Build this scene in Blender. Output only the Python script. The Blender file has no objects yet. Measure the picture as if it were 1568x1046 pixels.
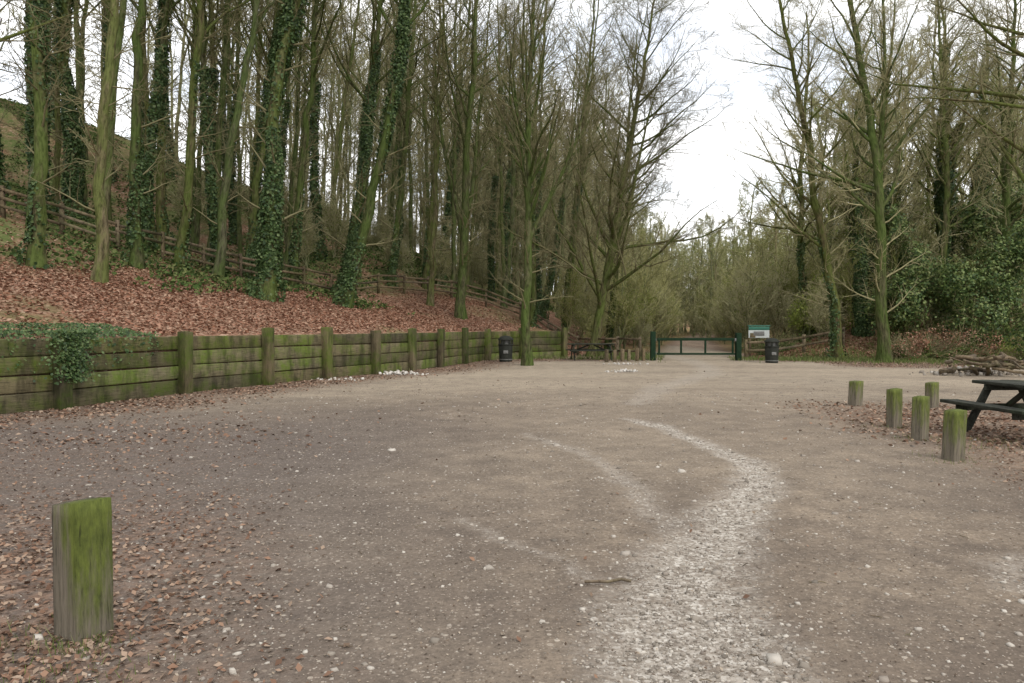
import bpy, math, random
import numpy as np
from mathutils import Matrix, Vector
random.seed(5)
rng = np.random.default_rng(11)
scene = bpy.context.scene
PI = math.pi

# ------------------------------------------------------------------ helpers
def ss(a, b, x):
    t = np.clip((np.asarray(x, float) - a) / (b - a), 0, 1)
    return t * t * (3 - 2 * t)

def vnoise(x, y, seed=0):
    r = np.random.default_rng(seed)
    out = 0
    for i in range(5):
        a = r.uniform(0, 2 * PI); f = r.uniform(.5, 1.5); p = r.uniform(0, 6.28)
        out = out + np.sin((x * math.cos(a) + y * math.sin(a)) * f + p + 1.3 * np.sin(y * f * .7 + p))
    return out / 5

def norm(v):
    return v / np.maximum(np.linalg.norm(v, axis=-1, keepdims=True), 1e-9)

def mesh_quads(name, V, F, mats, mi=None, smooth=False, attrs=None):
    V = np.asarray(V, np.float32).reshape(-1, 3); F = np.asarray(F, np.int32).reshape(-1, 4)
    me = bpy.data.meshes.new(name)
    me.vertices.add(len(V)); me.vertices.foreach_set("co", V.ravel())
    me.loops.add(F.size); me.loops.foreach_set("vertex_index", F.ravel())
    me.polygons.add(len(F)); me.polygons.foreach_set("loop_start", np.arange(len(F), dtype=np.int32) * 4)
    try: me.polygons.foreach_set("loop_total", np.full(len(F), 4, np.int32))
    except Exception: pass
    for m in mats: me.materials.append(m)
    if mi is not None: me.polygons.foreach_set("material_index", np.asarray(mi, np.int32))
    if smooth is True: me.polygons.foreach_set("use_smooth", np.ones(len(F), bool))
    elif smooth is not False: me.polygons.foreach_set("use_smooth", np.asarray(smooth, bool))
    if attrs:
        for k, a in attrs.items():
            at = me.attributes.new(k, 'FLOAT', 'POINT'); at.data.foreach_set("value", np.asarray(a, np.float32))
    me.update(calc_edges=True)
    return me

def add_obj(name, me, coll=None):
    o = bpy.data.objects.new(name, me)
    (coll or scene.collection).objects.link(o)
    return o

# ------------------------------------------------------------------ materials
class NT:
    def __init__(s, name):
        s.m = bpy.data.materials.new(name); s.m.use_nodes = True
        s.t = s.m.node_tree; s.t.nodes.clear()
        s.out = s.n('ShaderNodeOutputMaterial')
    def n(s, ty, **k):
        nd = s.t.nodes.new(ty)
        for a, b in k.items(): setattr(nd, a, b)
        return nd
    def l(s, a, b): s.t.links.new(a, b)
    def noise(s, vec, scale, detail=5, rough=.6):
        n = s.n('ShaderNodeTexNoise'); n.inputs['Scale'].default_value = scale
        n.inputs['Detail'].default_value = detail; n.inputs['Roughness'].default_value = rough
        if vec is not None: s.l(vec, n.inputs['Vector'])
        return n.outputs['Fac']
    def vec(s, scale=(1, 1, 1), kind='Object'):
        tc = s.n('ShaderNodeTexCoord'); mp = s.n('ShaderNodeMapping')
        mp.inputs['Scale'].default_value = scale
        s.l(tc.outputs[kind], mp.inputs['Vector']); return mp.outputs['Vector']
    def ramp(s, fac, stops):
        r = s.n('ShaderNodeValToRGB'); e = r.color_ramp.elements
        while len(e) < len(stops): e.new(.5)
        for i, (p, c) in enumerate(stops):
            e[i].position = p
            e[i].color = (c, c, c, 1) if isinstance(c, (int, float)) else (*c, 1)
        s.l(fac, r.inputs['Fac']); return r.outputs['Color']
    def mix(s, f, a, b, mode='MIX'):
        m = s.n('ShaderNodeMixRGB', blend_type=mode)
        for i, v in ((0, f), (1, a), (2, b)):
            if isinstance(v, (int, float)): m.inputs[i].default_value = v if i == 0 else (v, v, v, 1)
            elif isinstance(v, tuple): m.inputs[i].default_value = (*v, 1)
            else: s.l(v, m.inputs[i])
        return m.outputs[0]
    def math(s, op, a, b=0.0):
        m = s.n('ShaderNodeMath', operation=op)
        for i, v in ((0, a), (1, b)):
            if isinstance(v, (int, float)): m.inputs[i].default_value = v
            else: s.l(v, m.inputs[i])
        return m.outputs[0]
    def attr(s, name):
        return s.n('ShaderNodeAttribute', attribute_name=name).outputs['Fac']
    def island(s): return s.n('ShaderNodeNewGeometry').outputs['Random Per Island']
    def objrand(s): return s.n('ShaderNodeObjectInfo').outputs['Random']
    def finish(s, col, rough=.9, bump=None, bstr=.5, bdist=.02, spec=.2, trans=0):
        if spec == 0:
            p = s.n('ShaderNodeBsdfDiffuse')
            if isinstance(col, tuple): p.inputs[0].default_value = (*col, 1)
            else: s.l(col, p.inputs[0])
        else:
            p = s.n('ShaderNodeBsdfPrincipled'); p.inputs['Roughness'].default_value = rough
            p.inputs['Specular IOR Level'].default_value = spec
            if isinstance(col, tuple): p.inputs['Base Color'].default_value = (*col, 1)
            else: s.l(col, p.inputs['Base Color'])
        if bump is not None:
            b = s.n('ShaderNodeBump'); b.inputs['Strength'].default_value = bstr
            b.inputs['Distance'].default_value = bdist
            s.l(bump, b.inputs['Height']); s.l(b.outputs[0], p.inputs['Normal'])
        sh = p.outputs[0]
        if trans:
            t = s.n('ShaderNodeBsdfTranslucent'); mx = s.n('ShaderNodeMixShader'); mx.inputs[0].default_value = trans
            if isinstance(col, tuple): t.inputs[0].default_value = (*col, 1)
            else: s.l(col, t.inputs[0])
            s.l(sh, mx.inputs[1]); s.l(t.outputs[0], mx.inputs[2]); sh = mx.outputs[0]
        s.l(sh, s.out.inputs['Surface']); return s.m

def bark_mat(name, a, b, c, bump=True):
    t = NT(name); n1 = t.noise(t.vec((1, 1, .22)), 13, 4, .72)
    n2 = t.noise(t.vec((1.6, 1.6, .5)), 1.5, 3, .7)
    col = t.mix(t.ramp(n2, [(.36, 0.0), (.56, .9)]), t.ramp(n1, [(.3, a), (.7, b)]), c)
    col = t.mix(t.ramp(n1, [(.33, .45), (.58, 1.0)]), 0.0, col, 'MIX')
    col = t.mix(1.0, col, t.ramp(t.objrand(), [(0, (.68, .74, .66)), (.5, (.92, .97, .88)), (1, (1.0, .92, .8))]), 'MULTIPLY')
    return t.finish(col, .95, n1 if bump else None, .8, .03, 0)

def leaf_mat(name, cols, trans=.25, spec=0, rough=.6):
    t = NT(name); st = [(i / (len(cols) - 1), c) for i, c in enumerate(cols)]
    col = t.ramp(t.island(), st)
    return t.finish(col, rough, trans=trans, spec=spec)

M_bark = bark_mat('bark_olive', (.075, .066, .04), (.165, .15, .09), (.105, .14, .044))
M_bark2 = bark_mat('bark_grey', (.095, .085, .06), (.21, .19, .13), (.125, .16, .06))
M_barkmid = bark_mat('bark_woodland', (.095, .085, .052), (.20, .18, .115), (.12, .155, .055), False)
M_barkhaze = bark_mat('bark_distant_hazed', (.20, .18, .12), (.30, .27, .19), (.24, .26, .13), False)  # paler than near bark: atmospheric haze painted into the colour
M_twig = NT('twig').finish((.18, .165, .092), spec=0)
M_twigl = NT('twig_light').finish((.31, .285, .16), spec=0)
M_twighaze = NT('twig_distant_hazed').finish((.40, .38, .22), spec=0)  # lightened twig colour stands in for distance haze, no volume used
M_scrub = NT('twig_scrub').finish((.36, .35, .16), spec=0)
M_ivy = leaf_mat('ivy_leaves', [(.022, .045, .016), (.045, .085, .026), (.08, .135, .042), (.14, .19, .075)], .2, .3, .5)
M_holly = leaf_mat('evergreen_leaves', [(.03, .058, .018), (.065, .115, .032), (.13, .19, .052), (.23, .27, .095)], .25, .3, .5)
M_under = leaf_mat('undergrowth_leaves', [(.03, .05, .018), (.06, .10, .03), (.11, .15, .05), (.18, .19, .08)], .2)
M_fresh = leaf_mat('fresh_leaves', [(.13, .18, .035), (.22, .27, .06), (.32, .35, .11)], .35)
M_dead = leaf_mat('dead_leaves', [(.13, .062, .038), (.25, .125, .08), (.33, .18, .125), (.41, .28, .20), (.20, .095, .055)], .1)
M_deadg = leaf_mat('dead_leaves_old', [(.10, .06, .042), (.19, .115, .08), (.28, .175, .12), (.37, .28, .21), (.13, .09, .065)], .1)
M_debris = leaf_mat('ground_debris', [(.07, .05, .037), (.13, .095, .07), (.22, .17, .125), (.40, .34, .27), (.11, .085, .065)], 0)
M_grass = leaf_mat('grass_blades', [(.08, .115, .035), (.14, .18, .055), (.24, .25, .12)], .3)

def wood_mat(name, base_a, base_b, moss, dark, vscale, mossthr=(.45, .65), mossamt=.45):
    t = NT(name); g = t.noise(t.vec(vscale), 3, 6, .7)
    big = t.noise(t.vec(), 1.6, 5, .65); m2 = t.noise(t.vec(), 9, 4, .7)
    col = t.ramp(g, [(.3, base_a), (.68, base_b)])
    mm = t.mix(mossamt, t.ramp(big, [(mossthr[0], 0.0), (mossthr[1], 1.0)]), t.ramp(m2, [(.4, 0.0), (.6, 1.0)]), 'MULTIPLY')
    col = t.mix(mm, col, moss)
    isl = t.ramp(t.island(), [(0, (.5, .5, .5)), (.5, (.85, .8, .72)), (1, (1, 1, 1))])
    col = t.mix(1.0, col, isl, 'MULTIPLY')
    stain = t.ramp(t.noise(t.vec((3, 3, .8)), 1.3, 5, .7), [(.38, .5), (.55, 1.0)])
    col = t.mix(1.0, col, stain, 'MULTIPLY')
    crack = t.ramp(g, [(.28, 0.0), (.40, 1.0)])
    col = t.mix(crack, dark, col)
    return t.finish(col, .9, g, .8, .02)
M_plank = wood_mat('mossy_sleeper', (.10, .088, .052), (.23, .205, .125), (.115, .165, .028), (.03, .026, .018), (1.2, 1.2, 14), (.42, .6), .4)
M_wpost = wood_mat('mossy_post', (.09, .08, .048), (.21, .175, .11), (.10, .145, .026), (.03, .026, .018), (14, 14, 1.2), (.42, .6), .4)
M_fence = wood_mat('fence_timber', (.13, .10, .065), (.26, .21, .14), (.12, .13, .05), (.04, .032, .022), (5, 5, 5), (.5, .7))
M_table = wood_mat('table_timber', (.03, .035, .028), (.075, .08, .065), (.05, .08, .04), (.012, .012, .01), (9, 2, 9), (.5, .7))
M_log = wood_mat('cut_log', (.12, .09, .06), (.27, .22, .16), (.12, .13, .05), (.04, .03, .02), (8, 8, 2), (.5, .7))

def simple_mat(name, a, b, sc, rough=.6, spec=.4):
    t = NT(name); n = t.noise(t.vec(), sc, 5, .6)
    return t.finish(t.ramp(n, [(.35, a), (.65, b)]), rough, n, .2, .005, spec)
M_green = simple_mat('green_gate_paint', (.010, .024, .013), (.018, .038, .02), 8, .9, .1)
M_signg = simple_mat('sign_green', (.02, .12, .08), (.03, .15, .10), 5, .4)
M_signw = simple_mat('sign_white', (.42, .46, .45), (.55, .58, .57), 6, .5)
M_bin = simple_mat('bin_plastic', (.02, .022, .018), (.036, .038, .031), 6, .8, .15)
M_metal = simple_mat('galvanised', (.10, .10, .095), (.18, .18, .17), 12, .5)
M_chalk = leaf_mat('chalk_stone', [(.36, .33, .28), (.5, .47, .43), (.62, .6, .56), (.42, .37, .32)], 0)
M_grav = leaf_mat('gravel_stone', [(.16, .14, .118), (.25, .22, .185), (.34, .305, .265), (.50, .465, .41), (.21, .175, .145)], 0)

def post_mat(name='mossy_bollard', xk=3.6, lo=.55, hi=.78):
    t = NT(name); g = t.noise(t.vec((18, 18, 1.3)), 2.2, 7, .72)
    col = t.ramp(g, [(.3, (.085, .075, .055)), (.68, (.25, .215, .165))])
    tc = t.n('ShaderNodeTexCoord'); sep = t.n('ShaderNodeSeparateXYZ'); t.l(tc.outputs['Object'], sep.inputs[0])
    nz = t.noise(t.vec((6, 6, 1)), 3.0, 6, .7)
    h = t.math('ADD', t.math('MULTIPLY', sep.outputs['Z'], 1.0), t.math('MULTIPLY', nz, 1.5))
    h = t.math('ADD', h, t.math('MULTIPLY', sep.outputs['X'], xk))
    mask = t.ramp(t.math('MULTIPLY', h, .5), [(lo, 0.0), (hi, .9)])
    moss = t.ramp(t.noise(t.vec((3, 3, 1)), 9, 6, .75), [(.3, (.055, .075, .012)), (.7, (.165, .205, .035))])
    col = t.mix(mask, col, moss)
    col = t.mix(t.ramp(g, [(.30, 0.0), (.43, 1.0)]), (.022, .02, .014), col)
    return t.finish(col, .9, g, 1.0, .025)
M_boll = post_mat()
M_boll2 = post_mat('mossy_bollard_far', .5, .44, .66)

# ------------------------------------------------------------------ terrain functions
WP = np.array([(-24, -40), (-13.5, 4), (-11.9, 9), (-10.3, 12.2), (-8.9, 14.7), (-7.9, 17.9), (-6.8, 20.6), (-5.75, 22.9),
               (-4.65, 25.0), (-3.75, 27.3), (-2.95, 29.8), (-2.15, 32.4), (-1.25, 35), (.4, 37), (2.6, 38.5),
               (4.0, 42), (6, 50), (10, 65), (18, 95), (32, 150), (62, 260), (90, 340)], float)
def xw(y): return np.interp(y, WP[:, 1], WP[:, 0])
def hs(x, y):
    c = np.interp(y, [30, 35, 38, 41, 45, 60], [.92, .85, .6, .75, .95, .95])
    return (xw(y) - x) * c
def hz(x, y):
    x = np.asarray(x, float); y = np.asarray(y, float)
    s = hs(x, y)
    k = np.interp(y, [60, 160], [1, .62])
    pr = np.interp(s, [0, 8, 40, 50, 120, 400], [0, 2.2, 16, 18.5, 20, 22]) * k
    e = 1.32 * np.where(y < 38.4, 1.0, ss(-.5, 5, s))
    w = ss(38.4, 42, y); e = e * (1 - w) + w * 1.32 * ss(-.2, 5, s)
    b = .12 * vnoise(x * .8, y * .8, 3) * ss(.5, 3, s) + .3 * vnoise(x * .2, y * .2, 4) * ss(3, 12, s)
    return e + pr + b + .02
def pathx(y): return np.interp(y, [0, 20, 35, 92, 130, 200], [6, 7.5, 8.6, 22.0, 34, 62])
def gz(x, y):
    x = np.asarray(x, float); y = np.asarray(y, float)
    rb = x - (pathx(y) + 3.2)
    z = ss(35.5, 43, y) * (1.45 * ss(0, 5, rb) + .13 * np.clip(rb - 4, 0, 90))
    z = z + .012 * np.clip(y - 105, 0, 300)
    z = z + .025 * vnoise(x * .5, y * .5, 7) + .010 * vnoise(x * 3, y * 3, 8)
    z = z + .25 * vnoise(x * .3, y * .3, 9) * ss(0, 5, rb) * ss(36, 43, y)
    return z
def anyz(x, y):
    return np.where(hs(x, y) > 0, hz(x, y), gz(x, y))

TR = [(1.0, [(.80, 2.2, .46), (.82, 3.4, .46), (.92, 4.1, .45), (1.17, 4.9, .40), (1.5, 5.5, .34), (1.98, 6.6, .29), (2.5, 7.6, .28), (2.72, 8.5, .23), (2.77, 9.2, .18), (2.6, 10.6, .17), (2.42, 11.9, .15), (2.0, 13.0, .12)]),
      (.42, [(1.25, 5.4, .16), (1.25, 6.4, .15), (1.24, 7.4, .14), (1.1, 8.7, .11), (.75, 9.9, .10), (.2, 11.2, .08)]),
      (.36, [(.85, 4.25, .09), (.54, 4.6, .06), (.29, 5.1, .05), (-.12, 5.66, .06), (-.5, 6.25, .05)]),
      (.35, [(3.1, 4.5, .12), (3.3, 4.9, .22), (3.5, 5.1, .1)]),
      (.4, [(8.6, 60, .6), (8.4, 36, .55), (7.8, 30, .5), (6.6, 25, .5), (4, 20, .45), (2.6, 15.5, .3)])]
def trackmask(x, y):
    m = np.zeros_like(x)
    xx = x + .11 * vnoise(x * 5, y * 5, 21) + .08 * vnoise(x * 14, y * 14, 22)
    yy = y + .11 * vnoise(x * 5, y * 5, 23)
    for st, ln in TR:
        for (x0, y0, w0), (x1, y1, w1) in zip(ln[:-1], ln[1:]):
            dx, dy = x1 - x0, y1 - y0; L2 = dx * dx + dy * dy
            t = np.clip(((xx - x0) * dx + (yy - y0) * dy) / L2, 0, 1)
            d = np.hypot(xx - (x0 + t * dx), yy - (y0 + t * dy)); w = w0 + (w1 - w0) * t
            m = np.maximum(m, st * (1 - ss(.25, 1.5, d / w)))
    return m
def leafmask(x, y):
    dw = x - xw(y)
    a = (1 - ss(.6, 3.4, dw + .6 * vnoise(x, y, 31))) * (y < 37)
    b = (1 - ss(-2.4, -.4, x + .9 * (y - 3.2) * .35 + .4 * vnoise(x * 1.5, y * 1.5, 32))) * (1 - ss(4, 9, y)) * .95
    b2 = .32 * (1 - ss(-6, -1.5, x + .4 * vnoise(x, y, 36))) * (1 - ss(8, 16, y))
    c = ss(4.8, 6.4, x + .4 * vnoise(x, y, 33)) * (1 - ss(13.5, 17, y)) * ss(3.5, 8, y) * .8
    d = ss(33, 36.5, y + .8 * vnoise(x, y, 34)) * ss(2.2, 4, np.abs(x - pathx(y)))
    d2 = ss(34, 37, y) * ss(1.8, 3.0, np.abs(x - pathx(y)))
    e = ss(28, 31, y + (x - 13) * .1) * ss(12.5, 14.5, x)
    return np.clip(np.maximum.reduce([a, b, b2, c, d, d2 * .8, e]), 0, 1)

# ------------------------------------------------------------------ ground
gx = np.concatenate([-np.geomspace(600, 14, 30), np.arange(-13, -5, .14), np.arange(-5, 7, .065), np.arange(7, 15, .14), np.arange(15, 40, .7), np.geomspace(41, 600, 24)])
gy = np.concatenate([-np.geomspace(200, 2, 12), np.arange(-1, 2.2, .4), np.arange(2.2, 9, .06), np.arange(9, 16, .12), np.arange(16, 46, .3), np.arange(46, 130, 2.0), np.geomspace(131, 900, 24)])
GX, GY = np.meshgrid(gx, gy)
tm = trackmask(GX, GY); lm = leafmask(GX, GY)
GZ = gz(GX, GY) - .02 * tm * (GY < 15)
left = hs(GX, GY) > 1.5
GZ = np.where(left, -.6, GZ)
nx, ny = len(gx), len(gy)
ii = (np.arange(ny - 1)[:, None] * nx + np.arange(nx - 1)[None, :]).ravel()
F = np.stack([ii, ii + 1, ii + nx + 1, ii + nx], 1)
pale = ss(11, 22, GY + 1.2 * vnoise(GX * .5, GY * .5, 41)) * (1 - lm) * (.8 + .4 * vnoise(GX * .6, GY * 1.2, 42))
pale = np.maximum(pale, .3 * (1 - ss(.5, 4.5, np.abs(GX - 1.6 - .05 * GY))) * ss(5, 9, GY))
pale = np.maximum(pale, (GY > 34) * (1 - ss(1.2, 2.0, np.abs(GX - pathx(GY)))))
greyl = (1 - ss(-3.4, .8, GX + .6 * vnoise(GX * .8, GY * .8, 43))) * (1 - ss(10, 18, GY))
rbm = ss(.5, 2.5, GX - pathx(GY) - 2.0) * ss(34.5, 38, GY) + ss(42, 50, GY) * ss(1.6, 3.0, np.abs(GX - pathx(GY)))
t = NT('gravel_ground')
v = t.vec()
big = t.noise(v, .5, 4, .65); mid = t.noise(v, 2.2, 6, .72); fine = t.noise(v, 30, 4, .78)
col = t.ramp(big, [(.36, (.172, .138, .11)), (.62, (.285, .23, .175))])
col = t.mix(t.math('MULTIPLY', t.attr('grey'), .85), col, (.148, .128, .118))
col = t.mix(t.ramp(mid, [(.38, .6), (.62, 0.0)]), col, (.12, .099, .083))
col = t.mix(t.math('MULTIPLY', t.math('MINIMUM', t.attr('pale'), 1.0), t.ramp(mid, [(.34, .55), (.6, 1.0)])), col, (.46, .39, .295))
col = t.mix(t.ramp(fine, [(.36, .55), (.58, 0.0)]), col, (.085, .071, .059))
def speck(scale, thr, seedoff):
    vv = t.n('ShaderNodeTexVoronoi'); vv.inputs['Scale'].default_value = scale
    mp = t.n('ShaderNodeMapping'); mp.inputs['Location'].default_value = (seedoff, seedoff, 0)
    tc = t.n('ShaderNodeTexCoord'); t.l(tc.outputs['Object'], mp.inputs['Vector']); t.l(mp.outputs[0], vv.inputs['Vector'])
    sp = t.n('ShaderNodeSeparateColor'); t.l(vv.outputs['Color'], sp.inputs[0])
    lim = t.math('MULTIPLY', t.math('POWER', sp.outputs[0], 4.0), thr)
    return t.math('LESS_THAN', vv.outputs['Distance'], lim), sp.outputs[1], vv.outputs['Distance']
s1, c1, d1 = speck(26, .45, 0); s2, c2, d2 = speck(70, .65, 5.3)
col = t.mix(t.math('MULTIPLY', s2, .6), col, t.ramp(c2, [(0, (.12, .095, .078)), (.4, (.24, .20, .16)), (1, (.45, .39, .325))]))
col = t.mix(t.math('MULTIPLY', s1, .6), col, t.ramp(c1, [(0, (.13, .105, .085)), (.3, (.27, .225, .18)), (1, (.53, .475, .40))]))
tmk = t.math('MULTIPLY', t.attr('track'), t.ramp(t.noise(v, 7, 5, .78), [(.36, .2), (.54, 1.0)]))
vt = t.n('ShaderNodeTexVoronoi'); vt.inputs['Scale'].default_value = 44; t.l(v, vt.inputs['Vector'])
spt = t.n('ShaderNodeSeparateColor'); t.l(vt.outputs['Color'], spt.inputs[0])
tcol = t.ramp(spt.outputs[0], [(0, (.24, .21, .175)), (.6, (.40, .36, .31)), (1, (.58, .545, .49))])
col = t.mix(t.math('MULTIPLY', tmk, .95), col, tcol)
lf = t.math('MULTIPLY', t.ramp(t.noise(v, 6, 4, .75), [(.36, 0.0), (.56, 1.0)]), t.attr('leaf'))
vl = t.n('ShaderNodeTexVoronoi'); vl.inputs['Scale'].default_value = 20; t.l(v, vl.inputs['Vector'])
spl = t.n('ShaderNodeSeparateColor'); t.l(vl.outputs['Color'], spl.inputs[0])
lcol = t.ramp(spl.outputs[0], [(0, (.10, .065, .048)), (.5, (.18, .115, .08)), (1, (.30, .20, .145))])
col = t.mix(t.math('MULTIPLY', lf, .8), col, lcol)
veg = t.ramp(t.noise(v, .8, 4, .7), [(.35, (.22, .135, .085)), (.52, (.19, .14, .075)), (.65, (.14, .17, .055))])
col = t.mix(t.math('MINIMUM', t.attr('bank'), 1.0), col, veg)
bh = t.math('ADD', t.math('MULTIPLY', fine, .6), t.math('MULTIPLY', t.noise(v, 6, 3, .6), 1.2))
M_ground = t.finish(col, .95, bh, .7, .035, 0)
me = mesh_quads('ground', np.stack([GX, GY, GZ], -1), F, [M_ground], smooth=True,
                attrs={'track': tm.ravel(), 'leaf': lm.ravel(), 'pale': np.clip(pale, 0, 1).ravel() * .9, 'bank': np.clip(rbm, 0, 1).ravel(), 'grey': greyl.ravel()})
add_obj('ground', me)

# ------------------------------------------------------------------ hillside
ys = np.concatenate([np.arange(-40, 8, 2.0), np.arange(8, 45, .3), np.arange(45, 100, 1.2), np.arange(100, 340, 5)])
offs = np.concatenate([[-.02, 0.0], np.arange(.15, 9, .25), np.arange(9, 60, 1.0), np.geomspace(61, 400, 20)])
HY = np.repeat(ys[:, None], len(offs), 1); HX = xw(HY) - .10 - offs[None, :]
HZ = hz(HX, HY)
HZ[:, 0] = -.7
nx = len(offs); ny = len(ys)
ii = (np.arange(ny - 1)[:, None] * nx + np.arange(nx - 1)[None, :]).ravel()
F = np.stack([ii, ii + nx, ii + nx + 1, ii + 1], 1)
t = NT('hillside_leaf_litter'); v = t.vec()
vl = t.n('ShaderNodeTexVoronoi'); vl.inputs['Scale'].default_value = 13; t.l(v, vl.inputs['Vector'])
sp = t.n('ShaderNodeSeparateColor'); t.l(vl.outputs['Color'], sp.inputs[0])
lcol = t.ramp(sp.outputs[0], [(0, (.13, .07, .045)), (.45, (.235, .13, .088)), (.8, (.32, .19, .135)), (1, (.42, .31, .23))])
lcol = t.mix(t.ramp(t.noise(v, 1.2, 4, .7), [(.35, .5), (.6, 0.0)]), lcol, (.13, .09, .06))
gcol = t.ramp(t.noise(v, 5, 5, .8), [(.35, (.055, .075, .028)), (.52, (.11, .14, .048)), (.66, (.21, .16, .095))])
gm = t.math('MULTIPLY', t.attr('up'), t.ramp(t.noise(v, .55, 5, .7), [(.40, .15), (.56, 1.0)]))
M_hill = t.finish(t.mix(gm, lcol, gcol), .95, None, spec=0)
me = mesh_quads('hillside', np.stack([HX, HY, HZ], -1), F, [M_hill], smooth=True, attrs={'up': np.maximum(ss(5, 10, hs(HX, HY) + 1.5 * vnoise(HX, HY, 51)), .55 * ss(.2, .6, vnoise(HX * .9, HY * .9, 52))).ravel() })
add_obj('hillside', me)

# ------------------------------------------------------------------ quad scatter
def leaf_quads(C, Nn, size, asp=.62, fold=.15, r=rng):
    n = len(C); Nn = norm(Nn); rd = r.normal(size=(n, 3)); u = norm(np.cross(Nn, rd)); w = np.cross(Nn, u)
    s = np.broadcast_to(np.asarray(size, float), (n,))[:, None]
    V = np.stack([C - u * s, C - w * s * asp + Nn * s * fold, C + u * s * (.9), C + w * s * asp + Nn * s * fold], 1)
    F = np.arange(n * 4).reshape(n, 4)
    return V.reshape(-1, 3), F

def blades(x, y, z, h, w, r=rng):
    n = len(x); a = r.uniform(0, 2 * PI, n); l = r.normal(0, .35, (n, 2)) * h[:, None]
    dx, dy = np.cos(a) * w, np.sin(a) * w
    V = np.stack([np.stack([x - dx, y - dy, z], 1), np.stack([x + dx, y + dy, z], 1),
                  np.stack([x + dx * .3 + l[:, 0], y + dy * .3 + l[:, 1], z + h], 1), np.stack([x - dx * .3 + l[:, 0], y - dy * .3 + l[:, 1], z + h], 1)], 1)
    return V.reshape(-1, 3), np.arange(n * 4).reshape(n, 4)

n = 360000
y = 2.3 + (rng.uniform(0, 1, n) ** 1.6) * 36; x = rng.uniform(-1, 1, n) * (.78 * y + 1)
dens = leafmask(x, y); ok = (x > xw(y) + .05) & (rng.uniform(0, 1, n) < dens * (.35 + .65 * ss(-.3, .5, vnoise(x * 2, y * 2, 61))) * np.where(y < 9, .62, .7) + .0008)
x, y = x[ok], y[ok]; z = gz(x, y) + .010
C = np.stack([x, y, z], 1); Nn = rng.normal(0, .45, C.shape); Nn[:, 2] = 1
V1, F1 = leaf_quads(C, Nn, rng.uniform(.010, .030, len(x)) * np.where(y > 10, 1.7, 1))
n = 95000
y = rng.uniform(8, 46, n); s_ = rng.uniform(0, 1, n) ** .9 * 14; x = xw(y) - .15 - s_
ok = (rng.uniform(0, 1, n) < (1 - .8 * ss(6, 11, s_))) & (vnoise(x * .9, y * .9, 52) < rng.uniform(.15, .8, n)); x, y = x[ok], y[ok]
C = np.stack([x, y, hz(x, y) + .02], 1); Nn = rng.normal(0, .5, C.shape); Nn[:, 2] = 1
V2, F2 = leaf_quads(C, Nn, rng.uniform(.035, .07, len(x)))
n = 9000; y = rng.uniform(36, 44, n); x = pathx(y) + rng.uniform(3, 14, n)
C = np.stack([x, y, gz(x, y) + .02], 1); Nn = rng.normal(0, .5, C.shape); Nn[:, 2] = 1
V3, F3 = leaf_quads(C, Nn, rng.uniform(.04, .08, len(x)))
add_obj('fallen_leaves', mesh_quads('fallen_leaves', np.vstack([V1, V2, V3]), np.vstack([F1, F2 + len(V1), F3 + len(V1) + len(V2)]), [M_deadg, M_dead], np.concatenate([np.zeros(len(F1)), np.ones(len(F2) + len(F3))])))
n = 46000
y = 2.3 + rng.uniform(0, 1, n) ** 1.6 * 20; x = rng.uniform(-1, 1, n) * (.75 * y + .5)
ok = (x > xw(y) + .2) & (rng.uniform(0, 1, n) < .35 + .6 * ss(3, -2, x) + .3 * vnoise(x * 1.5, y * 1.5, 64)); x, y = x[ok], y[ok]
C = np.stack([x, y, gz(x, y) + .004], 1); Nn = rng.normal(0, .3, C.shape); Nn[:, 2] = 1
V1, F1 = leaf_quads(C, Nn, rng.lognormal(0, .4, len(x)) * .0052 * (1 + .07 * y), .5)
add_obj('ground_debris', mesh_quads('ground_debris', V1, F1, [M_debris]))

def stones(C, S, flat=.6, r=rng):
    n = len(C); cube = np.array([(-1, -1, -1), (1, -1, -1), (1, 1, -1), (-1, 1, -1), (-1, -1, 1), (1, -1, 1), (1, 1, 1), (-1, 1, 1)], float) * .6
    P = cube[None] + r.uniform(-.32, .32, (n, 8, 3)); P[:, 4:, :2] *= .7
    a = r.uniform(0, 2 * PI, n); ca, sa = np.cos(a)[:, None], np.sin(a)[:, None]
    st = r.uniform(.6, 1.3, (n, 1)); X = P[..., 0] * st; Y = P[..., 1]
    Q = np.stack([X * ca - Y * sa, X * sa + Y * ca, P[..., 2] * flat], -1) * S[:, None, None] + C[:, None]
    f = np.array([(0, 3, 2, 1), (4, 5, 6, 7), (0, 1, 5, 4), (1, 2, 6, 5), (2, 3, 7, 6), (3, 0, 4, 7)])
    F = (np.arange(n) * 8)[:, None, None] + f[None]
    return Q.reshape(-1, 3), F.reshape(-1, 4)
n = 130000
y = 2.3 + rng.uniform(0, 1, n) ** 1.7 * 16; x = rng.uniform(-1, 1, n) * (.75 * y + .5)
tmm = trackmask(x, y); ok = (rng.uniform(0, 1, n) < .09 + .78 * tmm) & (x > xw(y) + .2)
x, y, tmm = x[ok], y[ok], tmm[ok]
S = rng.lognormal(0, .6, len(x)) * .0058 * (1 + .05 * y)
Vq, Fq = stones(np.stack([x, y, gz(x, y) - .018 * tmm + S * .1], 1), S, .5)
add_obj('gravel', mesh_quads('gravel', Vq, Fq, [M_grav]))
def rubble(name, cx, cy, rx, ry, n, smin, smax, h, mat=M_chalk):
    x = cx + rng.normal(0, rx * .5, n); y = cy + rng.normal(0, ry * .5, n)
    d = np.hypot((x - cx) / rx, (y - cy) / ry); S = rng.uniform(0, 1, n) ** 2 * (smax - smin) + smin
    z = gz(x, y) + rng.uniform(0, 1, n) * np.clip(1 - d, 0, 1) * h + S * .3
    V, F = stones(np.stack([x, y, z], 1), S, .8); add_obj(name, mesh_quads(name, V, F, [mat]))
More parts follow.
